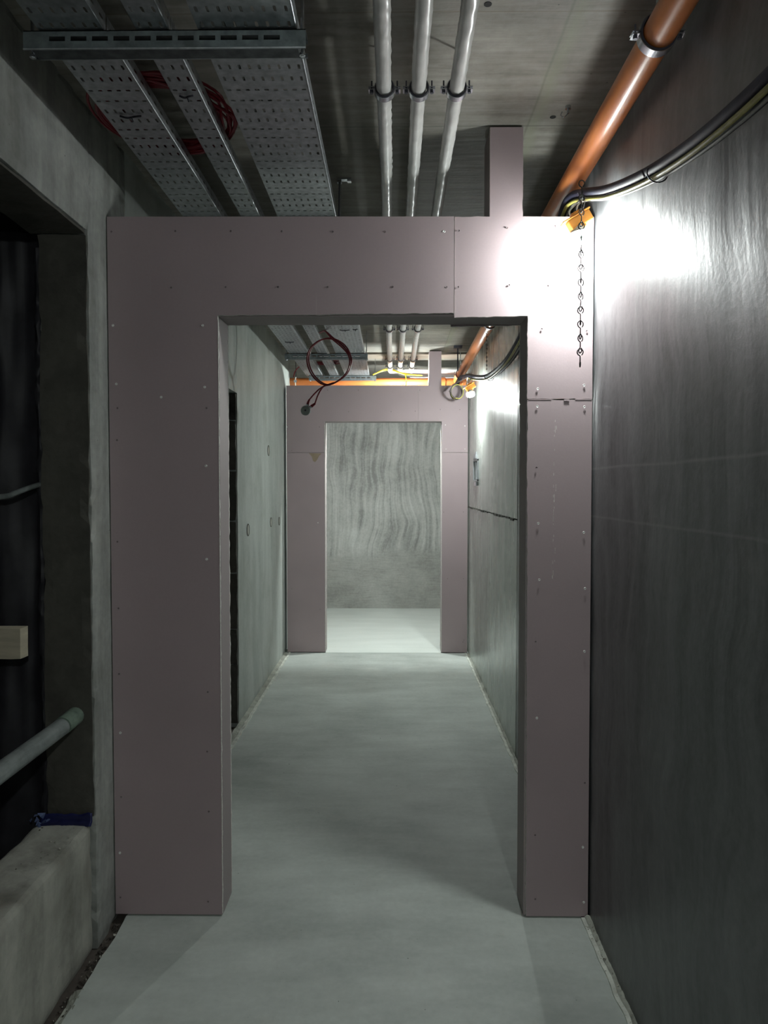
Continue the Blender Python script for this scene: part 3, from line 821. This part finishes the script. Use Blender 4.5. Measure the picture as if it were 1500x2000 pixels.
# bright yellow cable tails lying over the far cross pipe
for k, (pts, nm) in enumerate([([(-.16, 6.90, 2.545), (-.08, 6.93, 2.590), (-.015, 6.95, 2.600), (.07, 6.97, 2.570), (.17, 6.98, 2.550)], 'upper'), ([(-.18, 6.88, 2.535), (-.10, 6.93, 2.575), (-.02, 6.94, 2.588), (.10, 6.97, 2.555), (.20, 6.97, 2.545), (.28, 6.96, 2.540)], 'lower')]):
    mb = MB(); mb.tube(smooth_path(pts, 6), .0062, 7)
    tag(mb.build('yellow_cable', M['bright_yellow'], None, True), f'{nm} bright yellow cable arched over the far orange pipe', 'cable', 'bright yellow cables')

# orange drain pipe along the right of the ceiling, meeting a cross pipe
op = thing('drain_pipe', (.61, -.8, 2.53), 'orange plastic pipe running along under the ceiling at right', 'pipe')
R = .0380
mb = MB(); mb.tube([(.616, -.8, 2.552), (.619, 2.5, 2.549), (.619, 5.0, 2.538), (.616, 6.93, 2.512)], R, 28); world_child(mb.build('pipe_run', M['orange'], None, True), op)
mb = MB(); mb.tube([(.616, 6.80, 2.513), (.616, 6.805, 2.513), (.616, 6.88, 2.512), (.616, 6.885, 2.512)], .042, 28, rf=lambda i, j, t: .0385 if i in (0, 3) else .043); world_child(mb.build('socket', M['orange'], None, True), op)
cp = thing('cross_pipe', (-1.0, 7.03, 2.492), 'orange plastic pipe crossing above the far partition', 'pipe')
mb = MB(); mb.tube([(-1.6, 7.03, 2.494), (.45, 7.03, 2.490), (1.3, 7.03, 2.489)], .036, 26); world_child(mb.build('pipe_run', M['orange'], None, True), cp)
for xs in (.44, .66):
    mb = MB(); mb.tube([(xs, 7.03, 2.49), (xs + .005, 7.03, 2.49), (xs + .06, 7.03, 2.49), (xs + .065, 7.03, 2.49)], .04, 26, rf=lambda i, j, t: .037 if i in (0, 3) else .0425); world_child(mb.build('socket', M['orange'], None, True), cp)
mb = MB(); mb.tube([(.616, 6.92, 2.511), (.616, 6.97, 2.503), (.612, 7.03, 2.492)], .0385, 24); world_child(mb.build('branch', M['orange'], None, True), cp)
clamp(.6165, 1.760, 2.550, .0385, 'large zinc clamp on the orange pipe nearest the camera', 'clamps on the orange pipes', .026)
clamp(.619, 4.72, 2.539, .0385, 'zinc clamp on the orange pipe seen through the doorway', 'clamps on the orange pipes', .024)
clamp(.6163, 6.72, 2.5148, .0385, 'zinc clamp on the orange pipe over the far partition', 'clamps on the orange pipes', .024)
# hanger with black rod in front of the far partition
hg = thing('pipe_hanger', (.565, 6.42, ZC), 'black threaded rod hanger on dark ceiling plate by far orange pipe', 'hanger')
mb = MB(); mb.box(-.035, .035, -.035, .035, -.022, 0); mb.build('ceiling_plate', M['steel_dark'], hg)
mb = MB(); mb.cyl((0, 0, -.02), (0, .0, -.215), .0055, 8); mb.build('hanger_rod', M['rubber'], hg, True)
# white strap fixing at the left end of the cross pipe
cl = thing('strap_clamp', (-.915, 7.0, 2.492), 'white strap clamp and thin rod at left end of orange cross pipe', 'clamp')
mb = MB(); mb.tube([(0, .03 + math.cos(a) * .0425, math.sin(a) * .0425) for a in [2 * PI * i / 20 for i in range(20)]], .005, 6, True); mb.build('strap', M['white_wire'], cl, True)
mb = MB(); mb.box(-.014, .014, -.018, -.006, -.012, .012); mb.build('strap_lug', M['zinc'], cl)
mb = MB(); mb.cyl((0, .03, .040), (0, .03, .22), .003, 8); mb.build('threaded_rod', M['steel_dark'], cl, True)
mb = MB(); mb.tube(smooth_path([(-.93, 6.98, 2.53), (-.915, 6.96, 2.575), (-.87, 6.90, 2.61), (-.80, 6.85, 2.625)], 6), .005, 7)
tag(mb.build('red_cable', M['red'], None, True), 'short red cable end over the left end of the cross pipe', 'cable')

# ---------------------------------------------------------------- work lamps on a cable along the right wall
def lamp(x, y, z, label, power, tilt=math.radians(30)):
    root = thing('work_lamp', (x, y, z), label, 'lamp', 'bulb lamps on the site cable')
    R_ = Matrix.Rotation(-tilt, 4, 'Y')   # right side raised
    B_ = Matrix.Rotation(-tilt * .35, 4, 'Y')
    def tr(v): return [R_ @ Vector(p) for p in v]
    def tb(v): return [B_ @ Vector(p) for p in v]
    # holder: shallow rectangular cap with flange and neck
    m = MB(); m.box(-.050, .050, -.020, .020, .004, .010); m.box(-.034, .044, -.018, .018, -.030, .004); m.box(-.012, .030, -.012, .012, .010, .020); m.v = tr(m.v)
    h = m.build('lamp_holder', M['lamp_orange'], root); bvm = h.modifiers.new('round', 'BEVEL'); bvm.width = .003; bvm.segments = 2
    m = MB(); m.cyl((0, 0, -.036), (0, 0, -.029), .0175, 20); m.v = tr(m.v); m.build('socket', M['lamp_orange'], root, True)
    prof = [(.0145, -.016), (.018, -.026), (.026, -.040), (.031, -.053), (.032, -.064), (.028, -.078), (.019, -.088), (.008, -.0925), (0.0005, -.093)]
    m = MB(); m.cyl((0, 0, -.026), (0, 0, -.046), .0170, 24, .0285, False); m.v = tb(m.v); m.build('bulb_neck', M['white_wire'], root, True)
    prof = [(.0285, -.046), (.031, -.053), (.0322, -.063), (.0305, -.072), (.024, -.079), (.013, -.083), (.0005, -.084)]
    n = 14; v = []; f = []
    for rr, zz_ in prof:
        for i in range(n): v.append((math.cos(2 * PI * i / n) * rr, math.sin(2 * PI * i / n) * rr, zz_))
    for k in range(len(prof) - 1):
        for i in range(n): f.append((k * n + (i + 1) % n, k * n + i, (k + 1) * n + i, (k + 1) * n + (i + 1) % n))
    mesh('bulb', tb(v), f, [glow('bulb_side', power * .45), glow('bulb_front', power)], root, True, [0] * (2 * n) + [1] * (n * (len(prof) - 3)))
    for s in (-1, 1):
        m = MB(); m.tube(smooth_path(tr([(s * .012, 0, .018), (s * .014 + .012, .004, .034)]) + [Vector((.022 + s * .004, .004, .066)), Vector((.030, .006, .088))], 5), .0028, 6)
        m.build('wire', M['white_wire'], root, True)
    m = MB(); m.tube(smooth_path(tr([(.036, 0, .018), (.050, 0, .034), (.046, 0, .050), (.036, 0, .044), (.040, 0, .030)]), 5), .0016, 6); m.build('hook', M['zinc'], root, True)
    return root
lamp(.592, 2.412, 2.362, 'lit bulb in orange holder at top right of first partition', LAMP_POWER)
lamp(.586, 5.66, 2.262, 'lit bulb in orange holder before the far partition', FAR_POWER)
lamp(.500, -1.10, 2.38, 'lit bulb in orange holder behind the camera position', REAR_POWER)
lamp(.10, 6.845, 2.400, 'lit bulb hidden behind the head of the far partition', BACK_POWER, .1)

base = [(.645, -1.4, 2.46), (.640, -1.0, 2.44), (.632, -.3, 2.285), (.628, .5, 2.175), (.628, 1.10, 2.168), (.629, 1.45, 2.190), (.630, 1.80, 2.250), (.628, 2.16, 2.345), (.622, 2.42, 2.436), (.608, 2.53, 2.468), (.600, 2.62, 2.462), (.615, 2.85, 2.40), (.635, 3.3, 2.295), (.640, 3.82, 2.225), (.640, 4.25, 2.198), (.636, 4.92, 2.222), (.620, 5.50, 2.300), (.605, 5.84, 2.362)]
def run(off, r, name, mat, label, tail=None, cut=None, grp='site cables along the right wall'):
    pts = [(x + off[0], y, z + off[1] * (1.0)) for x, y, z in base]
    if cut: pts = pts[cut[0]:cut[1]]
    if tail: pts += tail
    mb = MB(); mb.tube(smooth_path(pts, 7), r, 10)
    return tag(mb.build(name, mat, None, True), label, 'cable', grp)
T1 = [(.595, 6.10, 2.405), (.588, 6.4, 2.440), (.582, 6.68, 2.436), (.58, 6.9, 2.415)]
run((0, .012), .0135, 'power_cable', M['navy'], 'thick navy cable sagging along the right wall', T1)
run((.0235, .001), .0095, 'power_cable', M['black'], 'black cable bundled beside the navy one along right wall', [(x + .016, y, z) for x, y, z in T1])
run((-.003, -.010), .0060, 'power_cable', M['yellow'], 'dull yellow cable under the dark cables along the right wall', None)
run((.012, -.013), .0040, 'power_cable', M['grey_cable'], 'thin grey cable at the underside of the cable bundle', None)
lp = [(.590, 5.98, 2.37)] + [(.545 + math.cos(a) * .050, 6.22 + .01 * k_, 2.305 + math.sin(a) * .062) for k_, a in enumerate([2.2 + 2 * PI * i / 9 for i in range(20)])] + [(.575, 6.5, 2.430)]
mb = MB(); mb.tube(smooth_path(lp, 5), .0052, 8)
tag(mb.build('coiled_cable', M['brown_cable'], None, True), 'slack coil of grey cable hanging beside the far lamp', 'cable')
mb = MB(); mb.tube(smooth_path([(x + .006, y - .02, z - .006) for x, y, z in lp[4:14]], 5), .004, 7)
tag(mb.build('coiled_cable', M['yellow'], None, True), 'slack dull yellow cable hanging with the grey coil beside far lamp', 'cable')
# ties round the bundle
def zip_tie(x, y, z, label, rx=.0245, rz=.0235):
    mb = MB(); mb.tube([(x + .006 + math.cos(a) * rx, y + .006 * math.sin(a), z + .003 + math.sin(a) * rz) for a in [2 * PI * i / 22 for i in range(22)]], .0018, 5, True)
    mb.cyl((x - rx, y, z - .004), (x - rx - .010, y - .01, z + .006), .0022, 6)
    return tag(mb.build('zip_tie', M['rubber'], None, True), label, 'cable tie', 'ties round the cable bundle')
zip_tie(.632, 1.81, 2.250, 'black tie round the cable bundle at mid sag')
zip_tie(.626, 2.40, 2.430, 'black tie round the cable bundle above the near lamp')
zip_tie(.642, 4.92, 2.220, 'black tie round the bundle seen through the doorway')

mb = MB(); mb.tube(smooth_path([(.118, 6.905, 2.372), (.125, 6.92, 2.43), (.13, 6.95, 2.50), (.12, 6.965, 2.558)], 6), .0055, 7)
tag(mb.build('lamp_lead', M['bright_yellow'], None, True), 'yellow lead dropping to the hidden lamp behind far partition', 'cable')

# ---------------------------------------------------------------- jack chains
M['chain'] = plain('backlit_chain_steel', (.02, .02, .02), .9, 0, .3, 60)  # colour blackened to carry the chain's shaded side against the lamp
def chain(x, y, z0, n, pitch, rot0, label, r=.0019, wd=.0092):
    root = thing('hanging_chain', (x, y, z0), label, 'chain', 'steel chains by the lamps')
    def lk():
        # single jack link: two open loops at right angles joined by a straight wire
        pts = []
        for i in range(13):
            a = -PI / 2 + .35 + (2 * PI - .7) * i / 12
            pts.append((math.cos(a) * wd, 0, -wd * 1.05 - math.sin(a) * wd * -1.05))
        pts = [(math.cos(a) * wd, 0, -wd + math.sin(a) * wd * 1.15) for a in [PI * 1.5 - .2 - (2 * PI - .7) * i / 12 for i in range(13)]][::-1]
        pts += [(0, 0, -2 * wd - .004), (0, 0, -pitch + wd * 1.0 - .003)]
        pts += [(0, math.cos(a) * wd * .8, -pitch - wd * .35 + math.sin(a) * wd * .9) for a in [PI / 2 - .2 - (2 * PI - .9) * i / 12 for i in range(13)]]
        m = MB(); m.tube(pts, r, 5); return m
    proto = lk().build('link', M['chain'], root, True)
    for i in range(1, n):
        c = proto.copy(); C.objects.link(c); c.parent = root
        c.location = (0, 0, -pitch * i); c.rotation_euler = (0, 0, rot0 + (i % 3) * .25 - .2)
    return root
chain(.5935, 2.352, 2.457, 13, .0437, .1, 'steel jack chain dangling before the near lamp and partition')
chain(.603, 4.745, 2.485, 9, .026, .3, 'short steel chain from orange pipe clamp, through the doorway', .0012, .0055)
# ceiling anchor with cut hooks near the orange pipe
an = thing('ceiling_anchor', (.560, 2.40, ZC), 'small zinc anchor and hooks on the ceiling left of the orange pipe', 'anchor')
mb = MB(); mb.cyl((0, 0, -.010), (0, 0, 0), .009, 10); mb.cyl((0, 0, -.024), (0, 0, -.010), .004, 8); mb.build('anchor_nut', M['zinc'], an, True)
mb = MB(); mb.tube(smooth_path([(0, 0, -.022), (-.012, .002, -.034), (-.022, .004, -.028), (-.018, .004, -.016)], 4), .0022, 6); mb.build('hook', M['zinc'], an, True)
for x, y, nm in ((.527, 2.47, 'round drill hole in the ceiling behind the duct stub'), (.240, 1.90, 'small chipped hole in ceiling right of the white pipes')):
    mb = MB(); mb.cyl((x, y, ZC - .0012), (x, y, ZC + .002), .010, 12); tag(mb.build('drill_hole', M['dark_gap']), nm, 'hole')

# ---------------------------------------------------------------- recessed box on the far right wall
bx = thing('wall_box', (XR, 6.0, 1.63), 'narrow metal wall box with open front on the far right wall', 'box')
mb = MB()
mb.box(-.012, .006, -.15, -.135, -.085, .085); mb.box(-.012, .006, .135, .15, -.085, .085); mb.box(-.012, .006, -.15, .15, .075, .090); mb.box(-.012, .006, -.15, .15, -.090, -.075)
mb.build('frame', M['galv'], bx)
mb = MB(); mb.box(-.004, .006, -.136, .136, -.076, .076); mb.build('back_plate', M['green_grey'], bx)
mb = MB(); mb.box(-.016, .004, -.06, .10, .094, .125); mb.box(-.010, .004, -.02, .06, .125, .150); mb.build('upper_bracket', M['galv'], bx)
mb = MB(); mb.box(-.016, .004, -.10, .05, -.125, -.094); mb.build('lower_bracket', M['zinc'], bx)
mb = MB(); mb.box(-.012, .0, -.05, -.035, -.07, .07); mb.build('divider', M['galv'], bx)

# ---------------------------------------------------------------- things in the near left opening
mb = MB(); pts = [(-1.030, 2.375, .752), (-1.034, 2.33, .748), (-1.035, 1.9, .745), (-1.035, .5, .74)]
gpz = thing('guard_pipe', (-1.035, 2.37, .75), 'grey green dusty pipe slanting across the left wall opening', 'pipe')
mb.tube(pts, .027, 18); world_child(mb.build('pipe_run', M['green_grey'], None, True), gpz)
mb = MB(); mb.tube([(-1.030, 2.362, .755), (-1.032, 2.27, .750)], .0285, 18, rf=lambda i, j, t: .0285)
M['green_paint'] = plain('green_paint', (.14, .19, .15), .7, 0, .4, 25, .2)
world_child(mb.build('painted_end', M['green_paint'], None, True), gpz)
mb = MB(); mb.tube(smooth_path([(-1.150, 2.40, 1.506), (-1.165, 2.37, 1.498), (-1.20, 2.34, 1.480), (-1.235, 2.335, 1.468), (-1.33, 2.34, 1.462)], 6), .0085, 10)
tag(mb.build('bent_conduit', M['green_grey'], None, True), 'short bent grey conduit sticking out in the left opening', 'conduit')
wd_ = rough_box('timber_offcut', -1.52, -1.165, 2.28, 2.33, .958, 1.055, .03, .001, M['timber'], None, 6, .002, 1)
tag(wd_, 'pale sawn timber end in the left wall opening', 'timber')
fo = thing('blue_foil', (-1.06, 2.355, .40), 'dark blue foil strip on the cast block below the left reveal', 'foil')
v = []; f = []; n = 24
for i in range(n + 1):
    x = -.088 + .172 * i / n
    for j, z in enumerate((.0, .012, .024, .036)):
        v.append((x, -.002 - .004 * abs(noise.noise(Vector((i * .5, j, 1)))) + (0 if j else -.012), z + .005 * noise.noise(Vector((i * .3, j * .5, 2)))))
for i in range(n):
    for j in range(3): f.append((i * 4 + j, i * 4 + 4 + j, i * 4 + 5 + j, i * 4 + 1 + j))
o = mesh('foil_strip', v, f, M['blue'], fo, True); sm = o.modifiers.new('s', 'SOLIDIFY'); sm.thickness = .001
r = random.Random(5); mb = MB()
for i in range(9):
    c = Vector((-.085 + r.uniform(-.02, .02), -.012 + r.uniform(-.01, .01), .012 + r.uniform(-.006, .02)))
    q = [c + Vector((r.uniform(-.014, .014), r.uniform(-.008, .008), r.uniform(-.014, .014))) for _ in range(4)]
    mb.add(q, [(0, 1, 2), (0, 2, 3), (0, 3, 1), (1, 3, 2)])
M['blue_light'] = plain('crumpled_foil', (.12, .16, .30), .35, 0, .3, 40)
mb.build('crumpled_end', M['blue_light'], fo)

S.cycles.max_bounces = 6
S.cycles.diffuse_bounces = 4
S.cycles.glossy_bounces = 3
S.cycles.use_light_tree = False
